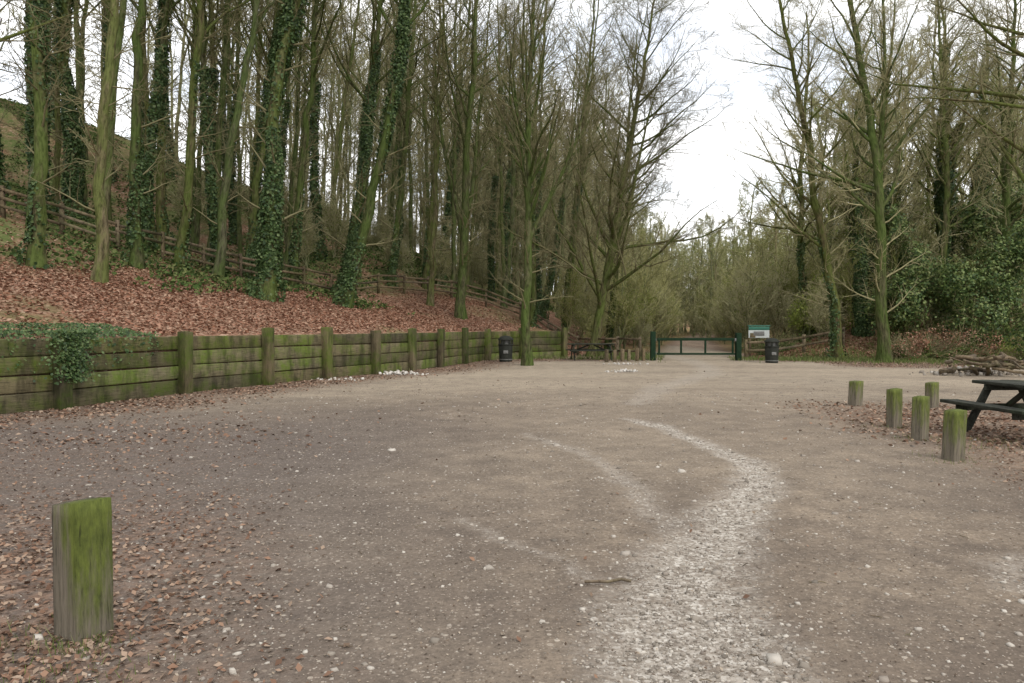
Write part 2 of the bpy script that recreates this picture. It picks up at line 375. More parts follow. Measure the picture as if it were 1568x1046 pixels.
rubble('chalk_rubble', -3.75, 25.0, .75, .35, 110, .02, .10, .12)
rubble('chalk_rubble', -5.2, 22.3, .8, .35, 40, .02, .07, .03)
rubble('chalk_rubble', 3.9, 26.3, .6, .35, 70, .02, .08, .08)
rubble('chalk_rubble', 4.8, 31.5, 1.0, .5, 50, .02, .08, .05)
rubble('chalk_rubble', 15.2, 25.0, 1.6, .8, 140, .03, .12, .3, M_grav)
rubble('chalk_rubble', 6.9, 9.2, .3, .2, 9, .03, .07, .03)

# ------------------------------------------------------------------ boxes
class Boxes:
    def __init__(s): s.V = []; s.F = []; s.M = []; s.n = 0
    def box(s, c, size, rot=0.0, mat=0, tilt=None, jit=0.0):
        P = np.array([(-1, -1, -1), (1, -1, -1), (1, 1, -1), (-1, 1, -1), (-1, -1, 1), (1, -1, 1), (1, 1, 1), (-1, 1, 1)], float) * .5 * np.array(size)
        if jit: P = P + rng.uniform(-jit, jit, P.shape)
        if tilt is not None: P = P @ np.array(tilt).T
        ca, sa = math.cos(rot), math.sin(rot)
        P = P @ np.array([(ca, sa, 0), (-sa, ca, 0), (0, 0, 1)])
        s.V.append(P + np.array(c)); f = np.array([(0, 3, 2, 1), (4, 5, 6, 7), (0, 1, 5, 4), (1, 2, 6, 5), (2, 3, 7, 6), (3, 0, 4, 7)])
        s.F.append(f + s.n); s.M += [mat] * 6; s.n += 8
    def beam(s, a, b, w, h, mat=0, jit=0):
        a = Vector(a); b = Vector(b); d = b - a; q = d.to_track_quat('X', 'Z').to_matrix()
        s.box((a + b) / 2, (d.length, w, h), 0, mat, q, jit)
    def cyl(s, c, r0, r1, h, mat=0, n=20, z0=0):
        a = np.arange(n) * 2 * PI / n; c = np.array(c, float)
        lo = np.stack([r0 * np.cos(a), r0 * np.sin(a), a * 0], 1) + c; hi = np.stack([r1 * np.cos(a), r1 * np.sin(a), a * 0 + h], 1) + c
        cc = np.array([c, c + (0, 0, h)])
        V = np.vstack([lo, hi, cc]); i = np.arange(n); j = (i + 1) % n
        F = np.vstack([np.stack([i, j, j + n, i + n], 1)])
        k = np.arange(0, n, 2); F = np.vstack([F, np.stack([k + n, (k + 1) % n + n, (k + 2) % n + n, k * 0 + 2 * n + 1], 1), np.stack([(k + 2) % n, (k + 1) % n, k, k * 0 + 2 * n], 1)])
        s.V.append(V); s.F.append(F + s.n); s.M += [mat] * len(F); s.n += len(V)
    def obj(s, name, mats, bevel=.012, loc=None, rz=0, seg=2):
        me = mesh_quads(name, np.vstack(s.V), np.vstack(s.F), mats, s.M); o = add_obj(name, me)
        if bevel:
            b = o.modifiers.new('bevel', 'BEVEL'); b.width = bevel; b.segments = seg; b.limit_method = 'ANGLE'; b.angle_limit = .6
        if loc: o.location = loc
        o.rotation_euler = (0, 0, rz); return o

# ---- retaining wall
W = Boxes(); pts = [(-14.9, -1.0), (-14.1, 2.0), (-13.0, 5.2)] + [tuple(p) for p in [(-11.9, 8.4)]] + [tuple(p) for p in WP[3:15]]
for i, (a, b) in enumerate(zip(pts[:-1], pts[1:])):
    a = np.array(a); b = np.array(b); d = b - a; L = np.hypot(*d); ang = math.atan2(d[1], d[0])
    nrm = np.array([math.sin(ang), -math.cos(ang)])
    zz = 0.0; hh = [.37, .33, .36, .34]
    for j, h in enumerate(hh):
        c = (a + b) / 2 + nrm * (rng.uniform(-.02, .018) - .02)
        tl = np.eye(3); e_ = rng.normal(0, .006); tl[2, 0] = e_
        W.box((c[0], c[1], zz + h / 2 - .03), (L + .02, .11, h - rng.uniform(.006, .03)), ang, 0, tl, jit=.009); zz += h
for i, p in enumerate(pts):
    p = np.array(p, float); q = np.array(pts[min(i + 1, len(pts) - 1)]); r_ = np.array(pts[max(i - 1, 0)]); d = q - r_; ang = math.atan2(d[1], d[0])
    nrm = np.array([math.sin(ang), -math.cos(ang)]); c = p + nrm * .14
    h = 1.50 + rng.uniform(-.07, .08)
    W.box((c[0], c[1], h / 2 - .1), (.26, .24, h + .2), ang + rng.normal(0, .06), 1, jit=.018)
W.obj('retaining_wall', [M_plank, M_wpost], .022)

E = Boxes()
for i, (px_, py_) in enumerate([(4.6, 33.6), (5.0, 34.0), (5.35, 34.3), (5.75, 34.5), (6.1, 34.8), (4.2, 33.3)]):
    E.box((px_, py_, .22), (.14, .14, .68 + rng.uniform(-.1, .1)), rng.uniform(0, 1), 0, jit=.012)
E.obj('short_timber_posts', [M_fence], .012)

# ---- hillside fence
FE = Boxes(); FP = [(-25, 22.5), (-19, 25), (-14.4, 27.5), (-10.6, 33.5), (-7.1, 40), (-3.5, 43.5), (.5, 43.6), (3.6, 41.0), (6.2, 36.4)]
fp = []
for (x0, y0), (x1, y1) in zip(FP[:-1], FP[1:]):
    L = math.hypot(x1 - x0, y1 - y0); k = max(1, round(L / 1.9))
    for j in range(k): fp.append((x0 + (x1 - x0) * j / k, y0 + (y1 - y0) * j / k))
fp.append(FP[-1]); fz = [float(anyz(np.array(a), np.array(b))) for a, b in fp]
for (a, b), z in zip(fp, fz): FE.box((a, b, z + .45), (.12, .12, 1.25), rng.uniform(-.3, .3), 0, jit=.012)
for i in range(len(fp) - 1):
    for h in (.35, .66, .95):
        if rng.uniform() < .12: continue
        FE.beam((fp[i][0], fp[i][1] - .08, fz[i] + h + rng.normal(0, .03)), (fp[i + 1][0], fp[i + 1][1] - .08, fz[i + 1] + h + rng.normal(0, .03)), .04, .10, 0)
FE.obj('post_and_rail_fence', [M_fence], 0)
R2 = Boxes(); rp = [(11.6, 37.2), (13.2, 37.8), (15.0, 38.6), (17.2, 39.0)]
for a, b in rp: R2.box((a, b, float(gz(a, b)) + .4), (.14, .14, 1.1), 0, 0, jit=.01)
for (a, b), (c, d) in zip(rp[:-1], rp[1:]):
    for h in (.4, .8): R2.beam((a, b - .08, float(gz(a, b)) + h), (c, d - .08, float(gz(c, d)) + h), .05, .12)
R2.obj('post_and_rail_fence', [M_fence], 0)

# ---- gate
G = Boxes(); W_ = 3.65; x0 = 6.75; y0 = 35.0
G.box((x0 - .18, y0, .62), (.22, .22, 1.5), .05, 0); G.box((x0 + W_ + .15, y0, .6), (.24, .24, 1.4), .05, 0)
G.box((x0 + W_ / 2, y0, 1.0), (W_, .08, .13), 0, 0); G.box((x0 + W_ / 2, y0, .32), (W_, .06, .09), 0, 0)
for u in (0.03, .31, .62, .97): G.box((x0 + W_ * u, y0, .66), (.09, .062, .6), 0, 0)
for h in (.35, .97): G.cyl((x0 - .05, y0, h - .06), .035, .035, .12, 1, 10)
G.box((x0 + W_ + .02, y0 - .07, .98), (.12, .05, .14), 0, 1)
G.obj('field_gate', [M_green, M_metal], .01)

# ---- noticeboard
S = Boxes()
for u in (-.42, .42): S.box((u, 0, .8), (.09, .09, 1.75), 0, 2)
S.box((0, -.05, 1.30), (1.0, .05, .56), 0, 1); S.box((0, -.08, 1.50), (1.0, .03, .17), 0, 0); S.box((0, -.085, 1.24), (.52, .02, .22), 0, 3)
S.box((0, -.03, 1.63), (1.08, .16, .05), 0, 0); S.box((-.3, -.082, 1.15), (.26, .015, .22), 0, 2)
S.obj('information_board', [M_signg, M_signw, M_fence, M_metal], .008, (12.35, 37.6, float(gz(12.35, 37.6)) - .0), -.15)

# ---- litter bins
def litter_bin(x, y, s=1.0):
    B = Boxes()
    B.cyl((0, 0, 0), .27, .30, .70, 0, 24); B.cyl((0, 0, .70), .325, .325, .05, 0, 24)
    for k in range(6):
        a = k * PI / 3 + .2; B.box((.28 * math.cos(a), .28 * math.sin(a), .83), (.05, .09, .19), a, 0)
    B.cyl((0, 0, .75), .2, .2, .17, 1, 16)
    B.cyl((0, 0, .92), .335, .325, .06, 0, 24); B.cyl((0, 0, .98), .32, .22, .09, 0, 24); B.cyl((0, 0, 1.07), .22, .06, .04, 0, 24)
    B.cyl((0, 0, .08), .285, .287, .04, 1, 24); B.box((0, -.292, .42), (.2, .03, .14), 0, 1)
    o = B.obj('litter_bin', [M_bin, M_metal], .008, (x, y, float(gz(x, y)))); o.scale = (s, s, s)
litter_bin(-.28, 33.9, 1.06); litter_bin(11.35, 32.8, .98)

# ---- picnic tables
def table(x, y, rz, L=1.8):
    B = Boxes()
    for k in range(5): B.box(((k - 2) * .148, 0, .74), (.138, L, .045), 0, 0, jit=.003)
    for sx in (-1, 1):
        for k in range(2): B.box((sx * (.66 + k * .145), 0, .445), (.135, L, .045), 0, 0, jit=.003)
    for sy in (-1, 1):
        yy = sy * (L / 2 - .28)
        B.box((0, yy, .375), (1.58, .05, .10), 0, 0); B.box((0, yy, .67), (.70, .052, .09), 0, 0)
        for sx in (-1, 1): B.beam((sx * .24, yy + sy * .052, .70), (sx * .62, yy + sy * .052, -.03), .05, .11)
        B.beam((0, yy - sy * .03, .40), (0, sy * .12, .70), .06, .07)
    B.obj('picnic_table', [M_table], .008, (x, y, float(gz(x, y)) + .01), rz)
table(7.52, 10.75, .05, 1.75); table(3.75, 35.6, PI / 2 + .06, 2.2)

# ---- bollards
def bollard(x, y, h, w, rz, tx=0, ty=0, mat=None):
    n = 14; zs = np.linspace(-.15, h, n); V = []
    m = 32
    nn = rng.normal(0, .010, m)
    for i, z in enumerate(zs):
        for k in range(m):
            a = 2 * PI * k / m; c, s_ = math.cos(a), math.sin(a); q = (abs(c) ** 30 + abs(s_) ** 30) ** (-1 / 30)
            r = w / 2 * q * (1 + nn[k] + rng.normal(0, .003)) * (1 - .015 * (i == n - 1)); V.append((c * r, s_ * r, z + ((.12 * c * r + rng.normal(0, .002)) if i == n - 1 else 0)))
    F = []
    for i in range(n - 1):
        for k in range(m): F.append((i * m + k, i * m + (k + 1) % m, (i + 1) * m + (k + 1) % m, (i + 1) * m + k))
    V.append((0, 0, h + .002)); c = len(V) - 1; b = (n - 1) * m
    for k in range(0, m, 2): F.append((b + k, b + k + 1, b + (k + 2) % m, c))
    me = mesh_quads('timber_bollard', V, F, [mat or M_boll2], smooth=False); o = add_obj('timber_bollard', me)
    o.location = (x, y, float(gz(x, y))); o.rotation_euler = (tx, ty, rz)
bollard(-2.25, 3.92, .70, .205, -.54, 0, -.01, M_boll)
bollard(5.3, 9.0, .60, .175, .3, .02, .03); bollard(5.77, 10.6, .61, .165, .5, 0, .03); bollard(6.07, 11.9, .61, .165, .2, .02, -.02)
bollard(8.4, 15.0, .50, .18, .3); bollard(7.0, 15.3, .50, .2, .4, 0, .06)

# ------------------------------------------------------------------ trees
def grow(P, R, k, t0, t1, lf, ang, rr, m, up, wob, r, lmin=.25, taper=.9, rmin=.004, tfall=.6):
    N, n, _ = P.shape
    t = (np.arange(k)[None] + r.uniform(0, 1, (N, k))) / k * (t1 - t0) + t0
    f = t * (n - 1); i0 = np.minimum(f.astype(int), n - 2); fr = (f - i0)[..., None]
    ar = np.arange(N)[:, None]
    A = P[ar, i0]; B = P[ar, i0 + 1]; base = A + (B - A) * fr; d = norm(B - A)
    rad = R[ar, i0] * (1 - fr[..., 0]) + R[ar, i0 + 1] * fr[..., 0]
    L = np.linalg.norm(np.diff(P, axis=1), axis=2).sum(1)[:, None]
    cl = np.maximum(L * lf * (1 - tfall * (t - t0) / max(t1 - t0, .01)) * r.uniform(.6, 1.25, t.shape), lmin)
    rv = r.normal(size=d.shape); pr = norm(rv - (rv * d).sum(-1, keepdims=True) * d)
    a = (ang + r.normal(0, .16, t.shape))[..., None]
    dc = np.cos(a) * d + np.sin(a) * pr
    M = N * k; base = base.reshape(M, 3); dc = norm(dc.reshape(M, 3)); cl = cl.reshape(M, 1); rad = rad.reshape(M)
    pts = [base]; p = base
    for j in range(m - 1):
        dc = dc + r.normal(0, wob, dc.shape); dc[:, 2] += up; dc = norm(dc); p = p + dc * cl / (m - 1); pts.append(p)
    Pc = np.stack(pts, 1); r0 = np.minimum(rad * rr, cl[:, 0] * .03 + .004)
    Rc = np.maximum(r0[:, None] * (1 - taper * np.linspace(0, 1, m))[None], rmin)
    return Pc, Rc

def tubes(P, R, sides):
    N, n, _ = P.shape; T = norm(np.gradient(P, axis=1)); mt = np.abs(T.mean(1)); ax = np.eye(3)[np.argmin(mt, 1)][:, None, :]
    u = norm(np.cross(T, np.broadcast_to(ax, T.shape))); v = np.cross(T, u)
    a = np.arange(sides) * 2 * PI / sides
    V = P[:, :, None] + R[:, :, None, None] * (np.cos(a)[None, None, :, None] * u[:, :, None] + np.sin(a)[None, None, :, None] * v[:, :, None])
    idx = np.arange(N * n * sides).reshape(N, n, sides); A = idx[:, :-1]; B = idx[:, 1:]
    F = np.stack([A, np.roll(A, -1, 2), np.roll(B, -1, 2), B], -1)
    return V.reshape(-1, 3), F.reshape(-1, 4)

def tree_mesh(name, seed, H=20, r0=.2, cs=.35, nb=26, n2=6, n3=5, n4=0, ang=.75, lf=.3, fork=0, forkt=(.3, .55), ivy=0, ivyn=3500, side=0,
              wand=.05, bark=None, twig=None, rmin=.006, up=.05, leaves=0, leafm=None, bend=0, roots=1.0, ivyt=.2, ivys=1.0, ivyk=-.2):
    r = np.random.default_rng(seed); bark = bark or M_bark; twig = twig or M_twig
    n = 30; z = np.linspace(0, 1, n) ** 1.0 * H; w = np.cumsum(r.normal(0, wand, (n, 2)), 0); w -= w[0]; w[:, 0] += bend * np.sin(z / H * PI * 1.6)
    zz = z.copy(); zz[0] = -.4
    trunk = np.concatenate([w, zz[:, None]], 1)[None]
    tt = z / H; TR_ = (r0 * (1 - .88 * tt) ** .9 + rmin) * (1 + roots * .7 * np.exp(-z / .35)); TR_ = TR_[None]
    grp = [(trunk, TR_, 9, 0)]
    mains = [(trunk, TR_)]
    if fork:
        Pf, Rf = grow(trunk, TR_, fork, forkt[0], forkt[1], .55, .28, .75, 30, .035, .03, r, tfall=.2)
        r0f = np.interp(forkt[0] + .1, tt, TR_[0]) * .72
        Rf = np.maximum(r0f * (1 - .9 * np.linspace(0, 1, 30))[None] * np.ones((fork, 1)), rmin)
        grp.append((Pf, Rf, 7, 0)); mains.append((Pf, Rf))
    for i, (Pm, Rm) in enumerate(mains):
        k = nb if i == 0 else max(6, nb // 2)
        P1, R1 = grow(Pm, Rm, k, cs if i == 0 else .2, .98, lf, ang, .5, 9, up, .10, r, 1.0, rmin=rmin)
        grp.append((P1, R1, 5, 0))
        P2, R2_ = grow(P1, R1, n2, .15, .98, .42, .7, .55, 6, up * .8, .12, r, .5, rmin=rmin); grp.append((P2, R2_, 3, 1))
        P3, R3 = grow(P2, R2_, n3, .15, 1., .5, .65, .6, 4, up * .6, .14, r, .35, rmin=rmin * .8); grp.append((P3, R3, 3, 1))
        last = P3
        if n4:
            P4, R4 = grow(P3, R3, n4, .2, 1., .55, .6, .7, 3, .03, .15, r, .25, rmin=rmin * .7); grp.append((P4, R4, 3, 1)); last = P4
    if side:
        P1, R1 = grow(trunk, TR_, side, .10, cs + .1, .11, 1.15, .22, 6, .06, .10, r, .8, rmin=rmin); grp.append((P1, R1, 4, 1))
        P2, R2_ = grow(P1, R1, 6, .2, 1, .45, .7, .6, 4, .04, .14, r, .3, rmin=rmin * .8); grp.append((P2, R2_, 3, 1))
        P3, R3 = grow(P2, R2_, 3, .2, 1, .5, .7, .6, 3, .04, .14, r, .2, rmin=rmin * .7); grp.append((P3, R3, 3, 1))
    Vs, Fs, Ms, Sm = [], [], [], []; off = 0
    for P, R, s_, mi in grp:
        V, F = tubes(P, R, s_); Vs.append(V); Fs.append(F + off); Ms.append(np.full(len(F), mi)); Sm.append(np.ones(len(F), bool)); off += len(V)
    if ivy:
        srcs = mains
        for i, (Pm, Rm) in enumerate(srcs):
            nn = ivyn if i == 0 else ivyn // 3
            k = r.integers(0, len(Pm), nn); t_ = r.uniform(0, 1, nn) ** 1.15 * (ivy if i == 0 else ivy * .6); f = t_ * 29; i0 = np.minimum(f.astype(int), 28); fr = (f - i0)[:, None]
            c = Pm[k, i0] * (1 - fr) + Pm[k, i0 + 1] * fr; rad = Rm[k, i0]
            a = r.uniform(0, 2 * PI, nn)
            pn = vnoise(np.cos(a) * 1.3 + c[:, 2] * .9, np.sin(a) * 1.3 + c[:, 2] * .5, seed + 7)
            keep = pn > ivyk + .35 * (t_ / ivy) - .3 * (r.uniform(0, 1, nn) < .15)
            c, rad, a, t_, pn = c[keep], rad[keep], a[keep], t_[keep], pn[keep]; nn = len(a)
            o = np.stack([np.cos(a), np.sin(a), np.zeros(nn)], 1)
            thick = .03 + ivyt * np.clip(pn + .3, 0, 1) * r.uniform(0, 1, nn) ** 1.5
            C = c + o * (rad * np.where(t_ < .03, 1.2, 1) + thick)[:, None]; Nn = o + r.normal(0, .6, o.shape) + np.array([0, 0, .3])
            V, F = leaf_quads(C, Nn, r.uniform(.035, .075, nn) * ivys, .8, .1, r); Vs.append(V); Fs.append(F + off); Ms.append(np.full(len(F), 2)); Sm.append(np.zeros(len(F), bool)); off += len(V)
    if leaves:
        src = last.reshape(-1, 3); C = src[r.integers(0, len(src), leaves)] + r.normal(0, .12, (leaves, 3))
        V, F = leaf_quads(C, r.normal(size=C.shape), r.uniform(.03, .06, leaves), .7, .1, r); Vs.append(V); Fs.append(F + off); Ms.append(np.full(len(F), 3)); Sm.append(np.zeros(len(F), bool))
    return mesh_quads(name, np.vstack(Vs), np.vstack(Fs), [bark, twig, M_ivy, leafm or M_fresh], np.concatenate(Ms), np.concatenate(Sm))

def place(name, me, x, y, lean=0, leany=0, rot=0, s=1.0, coll=None, z=None):
    o = add_obj(name, me, coll); z = float(anyz(np.array(float(x)), np.array(float(y)))) if z is None else z
    o.matrix_world = Matrix.Translation((x, y, z - .05)) @ Matrix.Rotation(math.atan(lean), 4, 'Y') @ Matrix.Rotation(leany, 4, 'X') @ Matrix.Rotation(rot, 4, 'Z') @ Matrix.Diagonal((s, s, s, 1))
    return o

T = {}
T['pole1'] = tree_mesh('tree_a', 1, 21, .19, .42, 22, 6, 5, 2, side=16, wand=.06, ivy=.25, ivyn=2500, ivyk=.1, ivyt=.08)
T['pole2'] = tree_mesh('tree_b', 2, 22, .18, .38, 22, 6, 5, 2, side=18, wand=.07, fork=1, ivy=.35, ivyn=3500, ivyk=.05, ivyt=.1)
T['pole3'] = tree_mesh('tree_c', 3, 20, .17, .45, 20, 6, 5, 2, side=14, wand=.06, bark=M_bark2)
T['ivy1'] = tree_mesh('tree_d', 4, 21, .25, .42, 20, 6, 5, 2, side=14, ivy=.62, ivyn=14000, wand=.06, ivyk=-.35, ivyt=.22, ivys=.95)
T['ivy2'] = tree_mesh('tree_e', 5, 22, .20, .45, 20, 6, 5, 2, side=16, ivy=.5, ivyn=9000, wand=.06, fork=1, ivyk=-.25, ivys=.95)
T['vfork'] = tree_mesh('tree_f', 6, 20, .24, .4, 22, 6, 5, 2, side=14, fork=2, forkt=(.12, .25))
T['hero'] = tree_mesh('tree_g', 7, 19, .25, .12, 44, 10, 8, 3, ang=.95, lf=.40, fork=1, forkt=(.2, .3), up=.05, rmin=.006)
T['front'] = tree_mesh('tree_h', 8, 19, .19, .3, 26, 7, 6, 3, ang=.55, lf=.32, fork=2, forkt=(.25, .4), side=16, bark=M_bark, rmin=.006)
T['rt1'] = tree_mesh('tree_i', 9, 20, .22, .25, 32, 8, 6, 3, ang=.9, lf=.27, side=14, twig=M_twigl, bark=M_bark, bend=.3, rmin=.007, ivy=.3, ivyn=3000, ivyk=.0, ivyt=.12)
T['rt2'] = tree_mesh('tree_j', 10, 21, .26, .3, 32, 8, 6, 3, ang=.8, lf=.27, side=14, twig=M_twigl, bark=M_bark, bend=-.3, fork=1, rmin=.007)
T['rtivy'] = tree_mesh('tree_k', 12, 18, .28, .35, 24, 7, 5, 2, ang=.8, lf=.25, ivy=.85, ivyn=22000, twig=M_twigl, fork=2, forkt=(.2, .4), rmin=.008, leaves=2500, ivyt=.6, ivys=1.3, ivyk=-.35)
T['near'] = tree_mesh('tree_l', 13, 15, .2, .18, 30, 7, 6, 2, ang=1.15, lf=.36, up=.02, rmin=.004)

named = [(-13.9, 22, .01, 'ivy2', 0, 1), (-12.1, 22, .085, 'pole3', 1, 1), (-17.4, 30, .03, 'ivy1', 2, 1.05), (-13, 26, .01, 'pole1', 3, 1),
 (-14.9, 32, .01, 'ivy2', 4, 1), (-12.7, 29, .11, 'pole2', 5, 1), (-11.4, 29, .155, 'pole3', .6, 1.05), (-8.9, 27, .14, 'ivy1', .9, 1.1),
 (-11.6, 33, .12, 'ivy2', 1.9, .9), (-10.2, 35, .09, 'pole1', 2.9, 1), (-6.85, 31, .235, 'ivy2', .7, 1.08), (-8, 36, .10, 'ivy1', 3.4, .95),
 (-2.5, 37.5, .05, 'vfork', .3, 1), (-6.7, 42, .09, 'pole1', 4.4, 1), (-5.1, 44, .05, 'pole2', .4, 1), (-4.3, 39.5, .04, 'pole3', 2.4, .95),
 (.64, 30.7, .05, 'front', .5, 1), (4.2, 39.6, .17, 'hero', 1.2, 1), (3.0, 45, .10, 'pole2', 2.2, 1), (5.9, 46.5, .10, 'pole1', 5.2, .95),
 (-.5, 45, .06, 'pole3', 3.1, 1.0), (-18.6, 24.5, .0, 'pole1', .2, 1.1), (1.2, 41.6, .04, 'pole2', 4.1, .9), (-16.5, 26.0, .02, 'pole3', 4.8, 1.0),
 (15.7, 36, -.136, 'rt1', .4, 1), (16.6, 33.5, -.11, 'rt2', 2, 1), (17.6, 45, -.05, 'rt1', 3, .95), (24.3, 42, -.02, 'rtivy', 1, 1), (24.8, 38, .02, 'rt2', 4, .9),
 (22, 47, .0, 'rtivy', 3, .9), (18.8, 40.5, -.04, 'rtivy', 5, .72), (27.5, 45, .03, 'rtivy', 2, .95), (20.2, 41.5, .02, 'rt1', 2, .9), (22.6, 40, .0, 'rt1', 5, .95),
 (-10.9, 12.2, .05, 'near', .5 + PI, 1), (12.0, 15.5, -.03, 'near', .5, 1)]
for i, (x, y, ln, k, ro, sc) in enumerate(named):
    nm = 'ivy_covered_tree' if 'ivy' in k else 'bare_tree'
    place(nm, T[k], x, y, ln, rng.normal(0, .015), ro, sc)

# --- mass woodland (instanced collections)
far = {}
far['a'] = tree_mesh('wood_a', 31, 21, .16, .4, 16, 5, 5, 0, side=12, ivy=.45, ivyn=3000, bark=M_barkmid, twig=M_twig, rmin=.014, ivyk=-.5, ivys=1.3)
far['b'] = tree_mesh('wood_b', 32, 22, .14, .4, 18, 6, 5, 0, side=14, bark=M_barkmid, twig=M_twigl, rmin=.014)
far['c'] = tree_mesh('wood_c', 33, 20, .12, .35, 18, 6, 5, 0, side=14, bark=M_barkhaze, twig=M_twigl, rmin=.015, fork=1)
far['d'] = tree_mesh('wood_d', 34, 17, .14, .15, 24, 7, 6, 0, ang=.7, bark=M_barkhaze, twig=M_twighaze, rmin=.022, leaves=0)
far['e'] = tree_mesh('wood_e', 35, 15, .16, .10, 24, 7, 6, 0, ang=.9, bark=M_barkhaze, twig=M_twighaze, rmin=.024, leaves=5000)
far['s'] = tree_mesh('scrub_a', 36, 6, .05, .05, 20, 6, 4, 0, ang=.6, lf=.5, bark=M_barkhaze, twig=M_scrub, rmin=.012, fork=3, forkt=(.02, .08), leaves=2000, roots=0)
far['t'] = tree_mesh('scrub_b', 37, 4.5, .04, .04, 20, 6, 4, 0, ang=.7, lf=.5, bark=M_barkhaze, twig=M_twighaze, rmin=.011, fork=3, forkt=(.02, .08), leaves=600, roots=0)
def wood(name, cand, n, mind, pick, srange, filt):
    coll = bpy.data.collections.new(name + '_parts'); P = []; tries = 0
    while len(P) < n and tries < n * 40:
        tries += 1; x, y = cand()
        if not filt(x, y): continue
        if any((x - a) ** 2 + (y - b) ** 2 < mind * mind for a, b in P): continue
        P.append((x, y)); k = pick(x, y)
        place('tree', far[k], x, y, rng.normal(.04, .045), rng.normal(0, .03), rng.uniform(0, 6.3), rng.uniform(*srange), coll)
    e = bpy.data.objects.new(name, None); e.instance_type = 'COLLECTION'; e.instance_collection = coll; scene.collection.objects.link(e)
    return len(P)
U = rng.uniform
def cl():
    y = 24 + U() ** 1.0 * 90; off = U(7, 58); return float(xw(y)) - off * U(.1, 1), y
def fl(x, y):
    s_ = float(hs(x, y)); return s_ > (8.5 if y < 44 else 2.5) and x > -.80 * y - 3 and x < .13 * y + 1.5 and all((x - a[0]) ** 2 + (y - a[1]) ** 2 > 2.0 for a in named)
wood('woodland', cl, 260, 1.6, lambda x, y: ('aabb'[int(U(0, 4))] if y < 55 else 'bccd'[int(U(0, 4))]), (.8, 1.12), fl)
def cr(): y = U(44, 115); return U(.36, 1.0) * y + 2, y
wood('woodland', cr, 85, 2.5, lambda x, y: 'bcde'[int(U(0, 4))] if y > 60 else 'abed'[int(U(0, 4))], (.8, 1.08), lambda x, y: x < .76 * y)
def cf(): y = U(100, 165); return U(-.05, .7) * y, y
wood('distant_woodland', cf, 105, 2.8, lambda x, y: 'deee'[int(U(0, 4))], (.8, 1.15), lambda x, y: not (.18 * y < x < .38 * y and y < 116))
def cf2(): y = U(88, 150); return U(.15, .39) * y, y
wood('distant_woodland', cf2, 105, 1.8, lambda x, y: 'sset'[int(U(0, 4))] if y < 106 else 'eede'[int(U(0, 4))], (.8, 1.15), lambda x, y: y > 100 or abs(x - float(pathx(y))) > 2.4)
def cs1(): y = U(44, 100); return float(pathx(y)) + (U(2.6, 12) if U() < .55 else -U(2.6, 8)), y
wood('scrub_thicket', cs1, 125, 1.5, lambda x, y: 'st'[int(U(0, 2))], (.5, 1.2), lambda x, y: True)
def cs2(): y = U(40, 47); return U(16, 34), y
wood('scrub_thicket', cs2, 26, 1.4, lambda x, y: 'st'[int(U(0, 2))], (.5, 1.0), lambda x, y: True)
def cs3(): y = U(40, 85); return float(xw(y)) - U(1, 24), y
wood('scrub_thicket', cs3, 55, 2, lambda x, y: 'tt'[int(U(0, 2))], (.4, .9), lambda x, y: float(hs(x, y)) > 8)

# ------------------------------------------------------------------ evergreen shrubs
def shrub(name, x, y, lobes, n, size, mat, seed, stems=10):
    r = np.random.default_rng(seed); z0 = float(anyz(np.array(float(x)), np.array(float(y)))); Vs = []; Fs = []; Ms = []; off = 0
    vol = np.array([l[3] * l[4] for l in lobes]); vol = vol / vol.sum()
    for l, f in zip(lobes, vol):
        k = int(n * f); d = norm(r.normal(size=(k, 3)))
        bump = 1 + .38 * vnoise(d[:, 0] * 5 + l[0], d[:, 2] * 5 + l[1] + d[:, 1] * 4, seed) + .22 * vnoise(d[:, 1] * 14, d[:, 2] * 14 + d[:, 0] * 9, seed + 1)
        rad = (.35 + .70 * r.uniform(0, 1, k) ** .6) * bump
        C = d * rad[:, None] * np.array([l[3], l[3], l[4]]) + np.array(l[:3])
        keep = (C[:, 2] > .05) & (vnoise(C[:, 0] * 2.6, C[:, 2] * 2.6 + C[:, 1] * 1.7, seed + 2) > -.2); C = C[keep]; d = d[keep]
        V, F = leaf_quads(C, d + r.normal(0, .6, d.shape) + np.array([0, 0, .4]), r.uniform(size * .6, size * 1.3, len(C)), .6, .12, r)
        Vs.append(V); Fs.append(F + off); Ms.append(np.zeros(len(F))); off += len(V)
    top = np.array([l[:3] for l in lobes]); k = stems; idx = r.integers(0, len(top), k); b = np.stack([r.normal(0, .5, k), r.normal(0, .4, k), np.full(k, -.2)], 1)
    tt = np.linspace(0, 1, 8)[None, :, None]; P = b[:, None] * (1 - tt) + top[idx][:, None] * tt + r.normal(0, .08, (k, 8, 3)); R = np.linspace(.09, .025, 8)[None] * np.ones((k, 1))
    V, F = tubes(P, R, 6); Vs.append(V); Fs.append(F + off); Ms.append(np.ones(len(F))); off += len(V)
    P2, R2_ = grow(P, R, 9, .3, 1, .5, .8, .4, 5, .02, .15, r, .5); V, F = tubes(P2, R2_, 4); Vs.append(V); Fs.append(F + off); Ms.append(np.ones(len(F))); off += len(V)
    P3, R3 = grow(P2, R2_, 5, .3, 1, .6, .8, .5, 4, .02, .15, r, .4); V, F = tubes(P3, R3, 3); Vs.append(V); Fs.append(F + off); Ms.append(np.full(len(F), 2))
    o = add_obj(name, mesh_quads(name, np.vstack(Vs), np.vstack(Fs), [mat, M_bark, M_twigl], np.concatenate(Ms))); o.location = (x, y, z0)
shrub('holly_bush', 19.3, 37.5, [(0, 0, 2.4, 1.6, 1.5), (.6, .3, 4.3, 1.3, 1.5), (-.5, 0, 6.0, .9, 1.2), (1.5, 0, 3.0, 1.2, 1.2)], 19000, .075, M_holly, 71, 14)
